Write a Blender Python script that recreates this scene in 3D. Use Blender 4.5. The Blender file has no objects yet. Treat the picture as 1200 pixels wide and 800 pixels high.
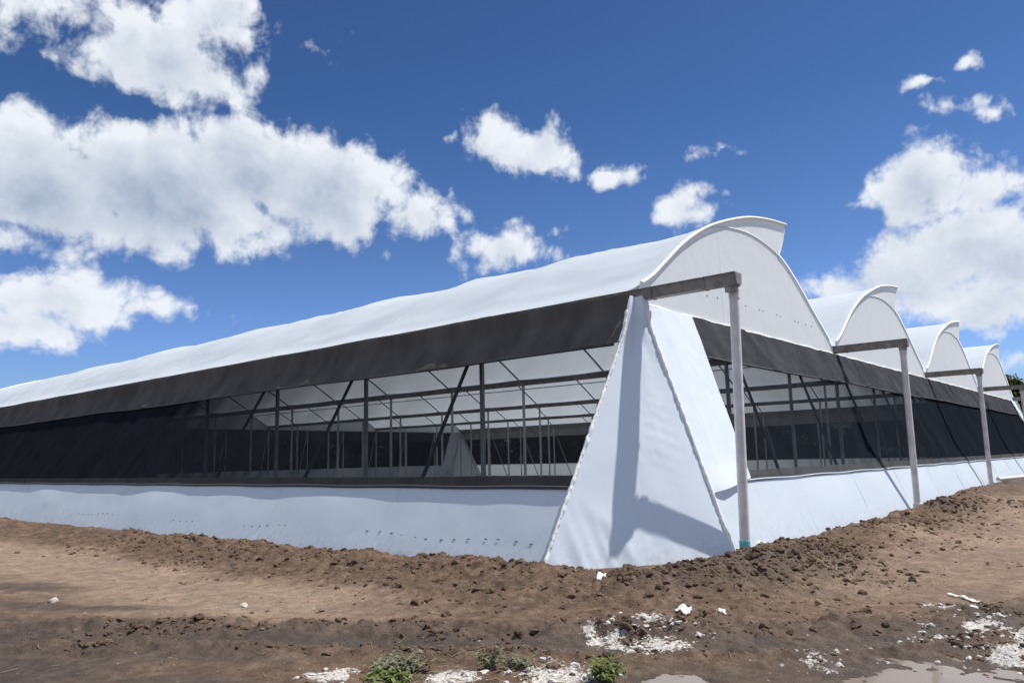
import bpy, bmesh, math, random
import numpy as np
from mathutils import Vector, Matrix

random.seed(7)
scene = bpy.context.scene
COL = scene.collection
PI = math.pi

# ------------------------------------------------------------------ camera, world, sun, exposure
cam_d = bpy.data.cameras.new("camera")
cam_d.sensor_width = 36.0
cam_d.lens = 896.1 / 1200 * 36.0
cam_d.clip_start = 0.05
cam_d.clip_end = 3000
cam = bpy.data.objects.new("camera", cam_d)
COL.objects.link(cam)
yaw, pitch, roll = math.radians(49.469), math.radians(8.729), math.radians(-1.314)
f_ = Vector((math.sin(yaw) * math.cos(pitch), math.cos(yaw) * math.cos(pitch), math.sin(pitch)))
r_ = Vector((math.cos(yaw), -math.sin(yaw), 0))
u_ = r_.cross(f_)
r2 = r_ * math.cos(roll) + u_ * math.sin(roll)
u2 = -r_ * math.sin(roll) + u_ * math.cos(roll)
mw = Matrix((r2, u2, -f_)).transposed().to_4x4()
mw.translation = Vector((-11.030, -6.634, 1.379))
cam.matrix_world = mw
scene.camera = cam

SUN_DIR = Vector((0.39, -0.27, 0.88)).normalized()
sun_el = math.asin(SUN_DIR.z)
sun_az = math.atan2(SUN_DIR.x, SUN_DIR.y)
sun_d = bpy.data.lights.new("sun", 'SUN')
sun_d.energy = 3.7
sun_d.angle = math.radians(0.55)
sun_d.color = (1.0, 0.96, 0.90)
sun = bpy.data.objects.new("sun", sun_d)
COL.objects.link(sun)
sun.rotation_euler = SUN_DIR.to_track_quat('Z', 'Y').to_euler()
sun.location = (0, 0, 60)

scene.view_settings.view_transform = 'Standard'
scene.view_settings.look = 'None'
scene.view_settings.exposure = 0.72
scene.view_settings.gamma = 1.0
scene.cycles.use_denoising = True
scene.cycles.max_bounces = 10
scene.cycles.transparent_max_bounces = 24
scene.cycles.diffuse_bounces = 5
scene.cycles.sample_clamp_indirect = 6

world = bpy.data.worlds.new("World")
scene.world = world
world.use_nodes = True


def build_sky():
    nt = world.node_tree
    N, L = nt.nodes, nt.links
    N.clear()

    def n(t, **kw):
        x = N.new(t)
        for k, v in kw.items():
            setattr(x, k, v)
        return x

    def math_(op, a, b=None, c=None, clamp=False):
        m = n('ShaderNodeMath', operation=op, use_clamp=clamp)
        for i, v in enumerate((a, b, c)):
            if v is None:
                continue
            if isinstance(v, (int, float)):
                m.inputs[i].default_value = v
            else:
                L.new(v, m.inputs[i])
        return m.outputs[0]

    def vm(op, a, b=None, c=None):
        m = n('ShaderNodeVectorMath', operation=op)
        for i, v in enumerate((a, b, c)):
            if v is None:
                continue
            if isinstance(v, (tuple, list)):
                m.inputs[i].default_value = v
            else:
                L.new(v, m.inputs[i])
        return m.outputs['Value'] if op in ('LENGTH', 'DOT_PRODUCT') else m.outputs[0]

    sky = n('ShaderNodeTexSky', sky_type='NISHITA', sun_disc=False)
    sky.sun_elevation = sun_el
    sky.sun_rotation = sun_az
    sky.altitude = 300
    sky.air_density = 1.0
    sky.dust_density = 0.6
    sky.ozone_density = 2.2

    tc = n('ShaderNodeTexCoord')
    gen = tc.outputs['Generated']
    sep = n('ShaderNodeSeparateXYZ')
    L.new(gen, sep.inputs[0])
    az = math_('ARCTAN2', sep.outputs[0], sep.outputs[1])
    el = math_('ARCSINE', sep.outputs[2])

    # cumulus clouds in azimuth / elevation (radians): centre az, el, half sizes
    blobs = [(0.304, 0.317, 0.101, 0.065), (0.421, 0.328, 0.124, 0.071), (0.53, 0.365, 0.105, 0.059), (0.617, 0.346, 0.099, 0.061),
             (0.359, 0.277, 0.133, 0.033), (0.502, 0.294, 0.122, 0.031), (0.639, 0.31, 0.077, 0.04), (0.276, 0.247, 0.056, 0.02),
             (0.746, 0.313, 0.046, 0.03), (0.804, 0.324, 0.018, 0.013), (0.291, 0.502, 0.077, 0.017), (0.424, 0.471, 0.093, 0.042),
             (0.484, 0.533, 0.063, 0.031), (0.374, 0.486, 0.047, 0.031), (0.465, 0.456, 0.061, 0.028), (0.312, 0.195, 0.091, 0.029),
             (0.29, 0.155, 0.064, 0.021), (0.391, 0.184, 0.063, 0.014), (0.87, 0.404, 0.049, 0.031), (0.916, 0.394, 0.056, 0.034),
             (0.852, 0.425, 0.029, 0.017), (0.855, 0.272, 0.055, 0.031), (0.82, 0.253, 0.029, 0.013), (0.883, 0.263, 0.04, 0.022),
             (1.104, 0.317, 0.039, 0.025), (1.124, 0.332, 0.027, 0.019), (1.149, 0.375, 0.034, 0.007), (1.01, 0.357, 0.023, 0.01),
             (0.781, 0.409, 0.014, 0.007), (0.608, 0.511, 0.025, 0.011), (1.386, 0.31, 0.052, 0.042), (1.357, 0.287, 0.045, 0.038),
             (1.436, 0.291, 0.049, 0.029), (1.404, 0.225, 0.093, 0.043), (1.35, 0.214, 0.071, 0.037), (1.283, 0.202, 0.047, 0.028),
             (1.453, 0.217, 0.047, 0.046), (1.438, 0.154, 0.064, 0.036), (1.381, 0.175, 0.051, 0.024), (1.398, 0.381, 0.012, 0.01),
             (1.384, 0.411, 0.014, 0.005), (1.44, 0.421, 0.011, 0.007), (1.449, 0.37, 0.015, 0.007), (1.448, 0.081, 0.017, 0.011),
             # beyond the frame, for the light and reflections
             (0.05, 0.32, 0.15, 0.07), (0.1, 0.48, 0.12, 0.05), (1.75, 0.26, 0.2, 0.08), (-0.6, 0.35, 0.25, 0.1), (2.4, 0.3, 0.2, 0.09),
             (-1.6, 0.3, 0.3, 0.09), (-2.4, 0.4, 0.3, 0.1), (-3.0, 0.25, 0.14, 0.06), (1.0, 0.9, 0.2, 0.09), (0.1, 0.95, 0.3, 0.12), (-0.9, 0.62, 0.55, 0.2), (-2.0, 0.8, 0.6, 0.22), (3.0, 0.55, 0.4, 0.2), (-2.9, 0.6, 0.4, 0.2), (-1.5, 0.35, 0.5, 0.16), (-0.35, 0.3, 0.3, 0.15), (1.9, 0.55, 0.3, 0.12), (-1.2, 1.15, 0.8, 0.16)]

    def noise(vec, scale, detail, rough, dist=0.0):
        t = n('ShaderNodeTexNoise')
        t.noise_dimensions = '2D'
        t.inputs['Scale'].default_value = scale
        t.inputs['Detail'].default_value = detail
        t.inputs['Roughness'].default_value = rough
        t.inputs['Distortion'].default_value = dist
        L.new(vec, t.inputs['Vector'])
        return t

    def lumps(vec, scale):
        t = n('ShaderNodeTexVoronoi')
        t.voronoi_dimensions = '2D'
        t.feature = 'SMOOTH_F1'
        t.inputs['Smoothness'].default_value = 0.35
        t.inputs['Scale'].default_value = scale
        t.inputs['Detail'].default_value = 3.0
        t.inputs['Roughness'].default_value = 0.55
        t.inputs['Lacunarity'].default_value = 2.3
        t.normalize = True
        L.new(vec, t.inputs['Vector'])
        return t

    def density(off_az, off_el):
        a = math_('ADD', az, off_az)
        e = math_('ADD', el, off_el)
        cb = n('ShaderNodeCombineXYZ')
        L.new(a, cb.inputs[0])
        L.new(e, cb.inputs[1])
        base = cb.outputs[0]
        w1 = noise(base, 11, 4, 0.6)
        d1 = vm('MULTIPLY_ADD', w1.outputs['Color'], (0.075, 0.05, 0), (-0.0375, -0.025, 0))
        p = vm('ADD', base, d1)
        acc = None
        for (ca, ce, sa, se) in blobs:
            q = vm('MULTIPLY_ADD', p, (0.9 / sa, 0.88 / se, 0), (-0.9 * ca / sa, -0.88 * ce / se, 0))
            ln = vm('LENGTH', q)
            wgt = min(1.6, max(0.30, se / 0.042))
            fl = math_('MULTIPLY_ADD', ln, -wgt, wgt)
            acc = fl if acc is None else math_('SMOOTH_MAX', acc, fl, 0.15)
        nz = noise(base, 21, 10, 0.60, 0.35)
        nz2 = noise(base, 9, 3, 0.5)
        f = math_('MULTIPLY_ADD', nz.outputs[0], 0.9, -0.44)
        f2 = math_('MULTIPLY_ADD', nz2.outputs[0], 0.9, -0.45)
        acc = math_('MAXIMUM', acc, -3.0)
        vo = lumps(vm('ADD', base, vm('MULTIPLY_ADD', nz2.outputs['Color'], (0.02, 0.02, 0), (-0.01, -0.01, 0))), 17)
        f3 = math_('MULTIPLY_ADD', vo.outputs['Distance'], -1.15, 0.42)
        s = math_('ADD', math_('ADD', acc, f), f3)
        return math_('ADD', s, f2), acc

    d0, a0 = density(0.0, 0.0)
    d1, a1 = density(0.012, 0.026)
    mr = n('ShaderNodeMapRange', interpolation_type='SMOOTHSTEP')
    L.new(d0, mr.inputs[0])
    mr.inputs[1].default_value = 0.0
    mr.inputs[2].default_value = 0.48
    alpha = mr.outputs[0]
    diff = math_('SUBTRACT', d0, d1)
    thick = math_('MULTIPLY', a0, 0.72)
    lit = math_('MULTIPLY_ADD', diff, 0.40, 1.04)
    lit = math_('SUBTRACT', lit, thick)
    lit = math_('MINIMUM', math_('MAXIMUM', lit, 0.0), 1.0)
    cr = n('ShaderNodeMix', data_type='RGBA')
    L.new(lit, cr.inputs[0])
    cr.inputs[6].default_value = (2.9, 3.55, 4.7, 1)      # shaded base of the cloud
    cr.inputs[7].default_value = (7.2, 7.55, 8.0, 1)        # sunlit top
    tint = n('ShaderNodeMix', data_type='RGBA', blend_type='MULTIPLY')
    tint.inputs[0].default_value = 1.0
    L.new(sky.outputs[0], tint.inputs[6])
    # deeper blue overhead than the model gives, unchanged towards the horizon
    er = n('ShaderNodeMapRange')
    L.new(el, er.inputs[0])
    er.inputs[2].default_value = 0.62
    gr = n('ShaderNodeValToRGB')
    L.new(er.outputs[0], gr.inputs[0])
    es = gr.color_ramp.elements
    while len(es) < 5:
        es.new(0.5)
    for e_, (p_, c_) in zip(es, ((0.0, (0.60, 0.74, 1.0)), (0.24, (0.55, 0.71, 1.08)), (0.43, (0.437, 0.592, 0.85)), (0.71, (0.305, 0.481, 0.715)), (0.92, (0.302, 0.433, 0.66)))):
        e_.position = p_
        e_.color = (*c_, 1)
    L.new(gr.outputs[0], tint.inputs[7])
    mx = n('ShaderNodeMix', data_type='RGBA')
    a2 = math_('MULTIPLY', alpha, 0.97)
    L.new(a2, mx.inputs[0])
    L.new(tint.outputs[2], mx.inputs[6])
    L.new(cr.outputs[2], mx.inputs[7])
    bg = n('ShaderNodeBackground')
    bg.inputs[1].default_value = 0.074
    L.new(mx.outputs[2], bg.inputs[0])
    out = n('ShaderNodeOutputWorld')
    L.new(bg.outputs[0], out.inputs[0])


build_sky()
world.cycles.sampling_method = 'MANUAL'
world.cycles.sample_map_resolution = 512

# ------------------------------------------------------------------ dimensions of the place
S = 9.922          # bay width
NB = 4             # bays
H = 4.06           # gutter height
P = 3.6            # spacing of the frames along the house
NS = 12            # spans
LEN = P * NS       # length of the house
W = S * NB
A_SIDE = 2.70      # how far the long net walls lean out at the ground
A_END = 1.53       # the same for the gable ends
B = 1.69           # reach of the gutters past the gable
ZS = 0.95          # top of the white skirt


# ------------------------------------------------------------------ numpy value noise
_rs = np.random.RandomState(3)
_tab = _rs.rand(4096)


def vnoise(x, y, seed=0):
    x = np.asarray(x, float)
    y = np.asarray(y, float)
    xi = np.floor(x).astype(np.int64)
    yi = np.floor(y).astype(np.int64)
    fx = x - xi
    fy = y - yi
    fx = fx * fx * (3 - 2 * fx)
    fy = fy * fy * (3 - 2 * fy)

    def h(i, j):
        k = (i * 374761393 + j * 668265263 + seed * 974711) & 0x7fffffff
        k = ((k ^ (k >> 13)) * 1274126177) & 0x7fffffff
        return _tab[(k ^ (k >> 16)) & 4095]
    a, b, c, d = h(xi, yi), h(xi + 1, yi), h(xi, yi + 1), h(xi + 1, yi + 1)
    return (a * (1 - fx) + b * fx) * (1 - fy) + (c * (1 - fx) + d * fx) * fy


def fbm(x, y, octv=4, seed=0, gain=0.5):
    s = 0.0
    a = 1.0
    t = 0.0
    for o in range(octv):
        s = s + a * (vnoise(np.asarray(x) * 2 ** o + 17.3 * o, np.asarray(y) * 2 ** o - 9.1 * o, seed + o) - 0.5)
        t += a
        a *= gain
    return s / t * 2     # about -1..1


def sstep(a, b, x):
    t = np.clip((np.asarray(x, float) - a) / (b - a), 0, 1)
    return t * t * (3 - 2 * t)


# ------------------------------------------------------------------ materials
def new_mat(name):
    m = bpy.data.materials.new(name)
    m.use_nodes = True
    m.node_tree.nodes.clear()
    return m, m.node_tree.nodes, m.node_tree.links


def out(m, sh):
    o = m.node_tree.nodes.new('ShaderNodeOutputMaterial')
    m.node_tree.links.new(sh, o.inputs[0])


def ntex(N, L, scale, detail=4, rough=0.55, coord='Object', stretch=None):
    tc = N.new('ShaderNodeTexCoord')
    t = N.new('ShaderNodeTexNoise')
    t.inputs['Scale'].default_value = scale
    t.inputs['Detail'].default_value = detail
    t.inputs['Roughness'].default_value = rough
    if stretch:
        mp = N.new('ShaderNodeMapping')
        mp.inputs['Scale'].default_value = stretch
        L.new(tc.outputs[coord], mp.inputs[0])
        L.new(mp.outputs[0], t.inputs['Vector'])
    else:
        L.new(tc.outputs[coord], t.inputs['Vector'])
    return t


def ramp(N, L, fac, stops):
    r = N.new('ShaderNodeValToRGB')
    e = r.color_ramp.elements
    while len(e) < len(stops):
        e.new(0.5)
    for el_, (p, c) in zip(e, stops):
        el_.position = p
        el_.color = (*c, 1)
    L.new(fac, r.inputs[0])
    return r.outputs[0]


def mat_plain(name, col, rough=0.6, metal=0.0, var=0.15, scale=6, bump=0.0, bscale=40, spec=0.3):
    m, N, L = new_mat(name)
    p = N.new('ShaderNodeBsdfPrincipled')
    t = ntex(N, L, scale, 5)
    lo = tuple(c * (1 - var) for c in col)
    hi = tuple(min(1, c * (1 + var)) for c in col)
    L.new(ramp(N, L, t.outputs[0], [(0.3, lo), (0.7, hi)]), p.inputs['Base Color'])
    p.inputs['Roughness'].default_value = rough
    p.inputs['Metallic'].default_value = metal
    p.inputs['Specular IOR Level'].default_value = spec
    if bump:
        t2 = ntex(N, L, bscale, 4)
        b = N.new('ShaderNodeBump')
        b.inputs['Strength'].default_value = bump
        b.inputs['Distance'].default_value = 0.02
        L.new(t2.outputs[0], b.inputs['Height'])
        L.new(b.outputs[0], p.inputs['Normal'])
    out(m, p.outputs[0])
    return m


def mat_film(name, col, trans, bump=0.25, dirt=0.08, dirtcol=(0.55, 0.5, 0.42), crease=0.035, splash=0.0):
    """white woven polythene: diffuse in front, lets light glow through from behind"""
    m, N, L = new_mat(name)
    t = ntex(N, L, 0.9, 5, 0.6)
    t2 = ntex(N, L, 7, 6, 0.65)
    base = N.new('ShaderNodeMix')
    base.data_type = 'RGBA'
    mt = N.new('ShaderNodeMath')
    mt.operation = 'MULTIPLY'
    L.new(t.outputs[0], mt.inputs[0])
    L.new(t2.outputs[0], mt.inputs[1])
    mr = N.new('ShaderNodeMapRange')
    L.new(mt.outputs[0], mr.inputs[0])
    mr.inputs[1].default_value = 0.27
    mr.inputs[2].default_value = 0.5
    mr.inputs[4].default_value = dirt
    L.new(mr.outputs[0], base.inputs[0])
    base.inputs[6].default_value = (*col, 1)
    base.inputs[7].default_value = (*dirtcol, 1)
    bp = N.new('ShaderNodeBump')
    bp.inputs['Strength'].default_value = bump
    bp.inputs['Distance'].default_value = 0.03
    t3 = ntex(N, L, 2.2, 4, 0.5)
    L.new(t3.outputs[0], bp.inputs['Height'])
    # sharp little creases where the film has been folded
    t4 = ntex(N, L, 1.5, 2, 0.45, stretch=(1.0, 1.0, 0.55))
    t4.inputs['Distortion'].default_value = 0.5
    cs = N.new('ShaderNodeMath')
    cs.operation = 'SUBTRACT'
    cs.inputs[1].default_value = 0.5
    L.new(t4.outputs[0], cs.inputs[0])
    ca = N.new('ShaderNodeMath')
    ca.operation = 'ABSOLUTE'
    L.new(cs.outputs[0], ca.inputs[0])
    cm = N.new('ShaderNodeMapRange')
    L.new(ca.outputs[0], cm.inputs[0])
    cm.inputs[2].default_value = 0.12
    bp2 = N.new('ShaderNodeBump')
    bp2.inputs['Strength'].default_value = crease
    bp2.inputs['Distance'].default_value = 0.03
    L.new(cm.outputs[0], bp2.inputs['Height'])
    L.new(bp.outputs[0], bp2.inputs['Normal'])
    bp = bp2
    if splash:
        gp = N.new('ShaderNodeNewGeometry')
        sx = N.new('ShaderNodeSeparateXYZ')
        L.new(gp.outputs['Position'], sx.inputs[0])
        hz = N.new('ShaderNodeMapRange')
        L.new(sx.outputs[2], hz.inputs[0])
        hz.inputs[1].default_value = 0.42
        hz.inputs[2].default_value = -0.05
        t5 = ntex(N, L, 9, 6, 0.7)
        hm = N.new('ShaderNodeMath')
        hm.operation = 'MULTIPLY'
        L.new(hz.outputs[0], hm.inputs[0])
        tm = N.new('ShaderNodeMapRange')
        L.new(t5.outputs[0], tm.inputs[0])
        tm.inputs[1].default_value = 0.45
        tm.inputs[2].default_value = 0.75
        tm.inputs[4].default_value = splash
        L.new(tm.outputs[0], hm.inputs[1])
        b2 = N.new('ShaderNodeMix')
        b2.data_type = 'RGBA'
        L.new(hm.outputs[0], b2.inputs[0])
        L.new(base.outputs[2], b2.inputs[6])
        b2.inputs[7].default_value = (0.24, 0.175, 0.125, 1)
        base = b2
    d = N.new('ShaderNodeBsdfDiffuse')
    tr = N.new('ShaderNodeBsdfTranslucent')
    g = N.new('ShaderNodeBsdfGlossy')
    g.inputs['Roughness'].default_value = 0.35
    for s_ in (d, tr, g):
        L.new(bp.outputs[0], s_.inputs['Normal'])
    L.new(base.outputs[2], d.inputs['Color'])
    L.new(base.outputs[2], tr.inputs['Color'])
    m1 = N.new('ShaderNodeMixShader')
    m1.inputs[0].default_value = trans
    L.new(d.outputs[0], m1.inputs[1])
    L.new(tr.outputs[0], m1.inputs[2])
    m2 = N.new('ShaderNodeMixShader')
    m2.inputs[0].default_value = 0.035
    L.new(m1.outputs[0], m2.inputs[1])
    L.new(g.outputs[0], m2.inputs[2])
    out(m, m2.outputs[0])
    return m


def mat_net(name, col, fill, open_, trans=0.15):
    """insect netting: threads of round section, so the share of open holes falls with the angle of view:
    open = open_ * (1 - fill / cos) ^ 1.7"""
    m, N, L = new_mat(name)
    geo = N.new('ShaderNodeNewGeometry')
    dot = N.new('ShaderNodeVectorMath')
    dot.operation = 'DOT_PRODUCT'
    L.new(geo.outputs['Normal'], dot.inputs[0])
    L.new(geo.outputs['Incoming'], dot.inputs[1])
    ab = N.new('ShaderNodeMath')
    ab.operation = 'ABSOLUTE'
    L.new(dot.outputs['Value'], ab.inputs[0])
    dv = N.new('ShaderNodeMath')
    dv.operation = 'DIVIDE'
    dv.inputs[0].default_value = fill
    L.new(ab.outputs[0], dv.inputs[1])
    sb = N.new('ShaderNodeMath')
    sb.operation = 'SUBTRACT'
    sb.inputs[0].default_value = 1.0
    L.new(dv.outputs[0], sb.inputs[1])
    t = ntex(N, L, 1.6, 5, 0.6, stretch=(1, 1, 0.35))
    vr = N.new('ShaderNodeMapRange')
    L.new(t.outputs[0], vr.inputs[0])
    vr.inputs[1].default_value = 0.3
    vr.inputs[2].default_value = 0.7
    vr.inputs[3].default_value = open_ * 0.9
    vr.inputs[4].default_value = open_ * 1.06
    ml = N.new('ShaderNodeMath')
    ml.operation = 'MULTIPLY'
    ml.use_clamp = True
    pw = N.new('ShaderNodeMath')
    pw.operation = 'POWER'
    mxz = N.new('ShaderNodeMath')
    mxz.operation = 'MAXIMUM'
    mxz.inputs[1].default_value = 0.0
    L.new(sb.outputs[0], mxz.inputs[0])
    L.new(mxz.outputs[0], pw.inputs[0])
    pw.inputs[1].default_value = 1.7
    L.new(pw.outputs[0], ml.inputs[0])
    L.new(vr.outputs[0], ml.inputs[1])
    tr = N.new('ShaderNodeBsdfTransparent')
    d = N.new('ShaderNodeBsdfDiffuse')
    tl = N.new('ShaderNodeBsdfTranslucent')
    rc = ramp(N, L, t.outputs[0], [(0.3, tuple(c * 0.75 for c in col)), (0.7, tuple(c * 1.25 for c in col))])
    L.new(rc, d.inputs['Color'])
    L.new(rc, tl.inputs['Color'])
    mx0 = N.new('ShaderNodeMixShader')
    mx0.inputs[0].default_value = trans
    L.new(d.outputs[0], mx0.inputs[1])
    L.new(tl.outputs[0], mx0.inputs[2])
    mx = N.new('ShaderNodeMixShader')
    L.new(ml.outputs[0], mx.inputs[0])
    L.new(mx0.outputs[0], mx.inputs[1])
    L.new(tr.outputs[0], mx.inputs[2])
    out(m, mx.outputs[0])
    return m


M = {}
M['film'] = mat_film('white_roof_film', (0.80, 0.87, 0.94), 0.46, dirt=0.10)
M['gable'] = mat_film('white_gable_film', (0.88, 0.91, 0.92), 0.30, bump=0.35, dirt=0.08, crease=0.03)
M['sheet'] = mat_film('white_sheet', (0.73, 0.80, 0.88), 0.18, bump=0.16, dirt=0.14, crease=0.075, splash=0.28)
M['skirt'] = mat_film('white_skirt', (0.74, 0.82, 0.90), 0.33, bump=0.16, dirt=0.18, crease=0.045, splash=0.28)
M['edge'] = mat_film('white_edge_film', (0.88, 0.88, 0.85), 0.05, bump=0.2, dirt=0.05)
M['net_side'] = mat_net('black_net_side', (0.015, 0.017, 0.022), 0.325, 1.60)
M['net_end'] = mat_net('black_net_end', (0.013, 0.016, 0.022), 0.165, 0.82)
M['curtain'] = mat_net('dark_curtain', (0.125, 0.114, 0.107), 0.6, 0.03, trans=0.2)
M['curtain_far'] = mat_net('grey_curtain_far', (0.68, 0.70, 0.72), 0.6, 0.03, trans=0.5)
M['net_far'] = mat_net('black_net_far', (0.022, 0.023, 0.026), 0.30, 0.36)
M['curtain_end'] = mat_net('dark_curtain_end', (0.085, 0.089, 0.10), 0.6, 0.10, trans=0.35)
M['hem'] = mat_net('net_hem', (0.05, 0.052, 0.056), 0.5, 0.12, trans=0.3)
M['hem_end'] = mat_net('net_hem_end', (0.10, 0.105, 0.11), 0.16, 0.45, trans=0.3)
M['steel'] = mat_plain('galvanised_frame', (0.46, 0.46, 0.45), 0.55, 0.1, 0.2, 5)
M['strut'] = mat_plain('dark_strut', (0.08, 0.085, 0.09), 0.6, 0.1, 0.2, 5)
M['gutter'] = mat_plain('weathered_gutter', (0.27, 0.25, 0.225), 0.55, 0.3, 0.35, 5, 0.15, 30)
M['pvc'] = mat_plain('pale_pipe', (0.66, 0.63, 0.60), 0.45, 0.0, 0.18, 4, 0.05, 60, 0.4)
M['teal'] = mat_plain('teal_glue', (0.16, 0.50, 0.52), 0.5, 0, 0.25, 30)
M['clip'] = mat_plain('dark_clip', (0.06, 0.06, 0.07), 0.6)
M['white_pvc'] = mat_plain('white_pipe', (0.72, 0.72, 0.70), 0.45, 0, 0.08, 10)
M['seam'] = mat_film('film_seam', (0.86, 0.89, 0.90), 0.12, dirt=0.02)  # for the gable strips that imitate frame silhouettes
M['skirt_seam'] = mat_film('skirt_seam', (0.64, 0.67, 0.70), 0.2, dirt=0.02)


# ------------------------------------------------------------------ mesh helpers
class MB:
    def __init__(self):
        self.v, self.f, self.mi, self.sm = [], [], [], []

    def add(self, vs, fs, mi=0, smooth=False):
        o = len(self.v)
        self.v.extend([tuple(map(float, p)) for p in vs])
        self.f.extend([tuple(i + o for i in q) for q in fs])
        self.mi.extend([mi] * len(fs))
        self.sm.extend([smooth] * len(fs))

    def box(self, c, size, mi=0, rot=None):
        hx, hy, hz = size[0] / 2, size[1] / 2, size[2] / 2
        vs = [Vector((sx * hx, sy * hy, sz * hz)) for sx in (-1, 1) for sy in (-1, 1) for sz in (-1, 1)]
        if rot is not None:
            vs = [rot @ q for q in vs]
        c = Vector(c)
        self.add([q + c for q in vs], [(0, 1, 3, 2), (4, 6, 7, 5), (0, 4, 5, 1), (2, 3, 7, 6), (0, 2, 6, 4), (1, 5, 7, 3)], mi)

    def tube(self, pts, r, n=10, mi=0, caps=True, ry=None):
        pts = [Vector(p) for p in pts]
        rings = []
        up0 = None
        for i, p in enumerate(pts):
            t = (pts[min(i + 1, len(pts) - 1)] - pts[max(i - 1, 0)]).normalized()
            if up0 is None:
                up0 = Vector((0, 0, 1)) if abs(t.z) < 0.9 else Vector((1, 0, 0))
            a = t.cross(up0).normalized()
            b = a.cross(t).normalized()
            up0 = b
            rr = r[i] if isinstance(r, (list, tuple)) else r
            r2_ = rr if ry is None else ry
            rings.append([p + a * (rr * math.cos(2 * PI * k / n)) + b * (r2_ * math.sin(2 * PI * k / n)) for k in range(n)])
        vs = [q for rg in rings for q in rg]
        fs = []
        for i in range(len(pts) - 1):
            for k in range(n):
                k2 = (k + 1) % n
                fs.append((i * n + k, i * n + k2, (i + 1) * n + k2, (i + 1) * n + k))
        self.add(vs, fs, mi, True)
        if caps:
            self.add(rings[0], [tuple(range(n))][:1], mi)
            self.add(rings[-1], [tuple(reversed(range(n)))], mi)

    def grid(self, fn, nu, nv, mi=0, smooth=True):
        vs = [fn(i / nu, j / nv) for j in range(nv + 1) for i in range(nu + 1)]
        fs = [(j * (nu + 1) + i, j * (nu + 1) + i + 1, (j + 1) * (nu + 1) + i + 1, (j + 1) * (nu + 1) + i) for j in range(nv) for i in range(nu)]
        self.add(vs, fs, mi, smooth)

    def build(self, name, mats, parent=None, origin=None):
        me = bpy.data.meshes.new(name)
        vs = self.v
        if origin is not None:
            ox, oy, oz = origin
            vs = [(a - ox, b - oy, c - oz) for a, b, c in vs]
        me.from_pydata(vs, [], self.f)
        for m in (mats if isinstance(mats, (list, tuple)) else [mats]):
            me.materials.append(m)
        me.polygons.foreach_set('material_index', self.mi)
        me.polygons.foreach_set('use_smooth', self.sm)
        me.update()
        o = bpy.data.objects.new(name, me)
        COL.objects.link(o)
        if parent is not None:
            o.parent = parent
        if origin is not None:
            o.location = origin
        return o


def np_mesh(name, V, F, mats, mi=None, smooth=True):
    me = bpy.data.meshes.new(name)
    V = np.asarray(V, np.float32)
    F = np.asarray(F, np.int32)
    k = F.shape[1]
    me.vertices.add(len(V))
    me.vertices.foreach_set('co', V.ravel())
    me.loops.add(F.size)
    me.loops.foreach_set('vertex_index', F.ravel())
    me.polygons.add(len(F))
    me.polygons.foreach_set('loop_start', np.arange(len(F), dtype=np.int32) * k)
    me.polygons.foreach_set('loop_total', np.full(len(F), k, np.int32))
    for m in mats:
        me.materials.append(m)
    if mi is not None:
        me.polygons.foreach_set('material_index', np.asarray(mi, np.int32))
    me.polygons.foreach_set('use_smooth', np.full(len(F), smooth, bool))
    me.update(calc_edges=True)
    me.validate()
    o = bpy.data.objects.new(name, me)
    COL.objects.link(o)
    return o


def tag(o, label=None, cat=None, group=None, kind=None):
    if label:
        o['label'] = label
    if cat:
        o['category'] = cat
    if group:
        o['group'] = group
    if kind:
        o['kind'] = kind
    return o


def empty(name, loc):
    o = bpy.data.objects.new(name, None)
    o.empty_display_size = 0.3
    COL.objects.link(o)
    o.location = loc
    return o


def clone(o, parent, loc):
    c = o.copy()
    COL.objects.link(c)
    c.parent = parent
    c.location = loc
    return c


# ------------------------------------------------------------------ the ground
def foot_dist(x, y):
    """distance outside the rectangle of the skirt's foot"""
    dx = np.maximum(np.maximum(-A_SIDE - x, x - (W + A_SIDE)), 0)
    dy = np.maximum(np.maximum(-A_END - y, y - (LEN + A_END)), 0)
    return np.hypot(dx, dy)


def poly_dist(x, y, pts):
    d = np.full(np.shape(x), 1e9)
    for (x0, y0), (x1, y1) in zip(pts[:-1], pts[1:]):
        vx, vy = x1 - x0, y1 - y0
        t = np.clip(((x - x0) * vx + (y - y0) * vy) / (vx * vx + vy * vy), 0, 1)
        d = np.minimum(d, np.hypot(x - x0 - t * vx, y - y0 - t * vy))
    return d


RUT = [(-9.6, 4.6), (-8.7, 2.6), (-7.7, 1.2), (-6.9, 0.0), (-6.1, -1.5), (-5.3, -2.8), (-4.5, -3.9), (-3.2, -5.0), (-1, -6.2), (3, -7)]
RUT2 = [(-7.2, 5.2), (-6.3, 2.6), (-5.6, 0.6), (-5.0, -1.2), (-4.2, -2.5), (-3.0, -3.6), (0, -4.4), (6, -4.6), (14, -4.4)]
HEAPS = [(-1.2, -2.45, 0.9, 0.5, 0.17), (-2.6, -1.75, 0.6, 0.45, 0.10), (0.3, -2.5, 0.8, 0.4, 0.10), (10.1, -2.35, 0.7, 0.35, 0.20), (19.6, -2.4, 0.9, 0.35, 0.22),
         (-3.5, 0.8, 0.5, 1.2, 0.06), (-3.4, 5.5, 0.4, 1.6, 0.06), (4.3, -2.5, 1.3, 0.4, 0.10), (7.3, -2.3, 1.2, 0.35, 0.10), (14.5, -2.3, 2.0, 0.4, 0.16), (-3.9, -0.9, 0.5, 0.6, 0.06)]


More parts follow.
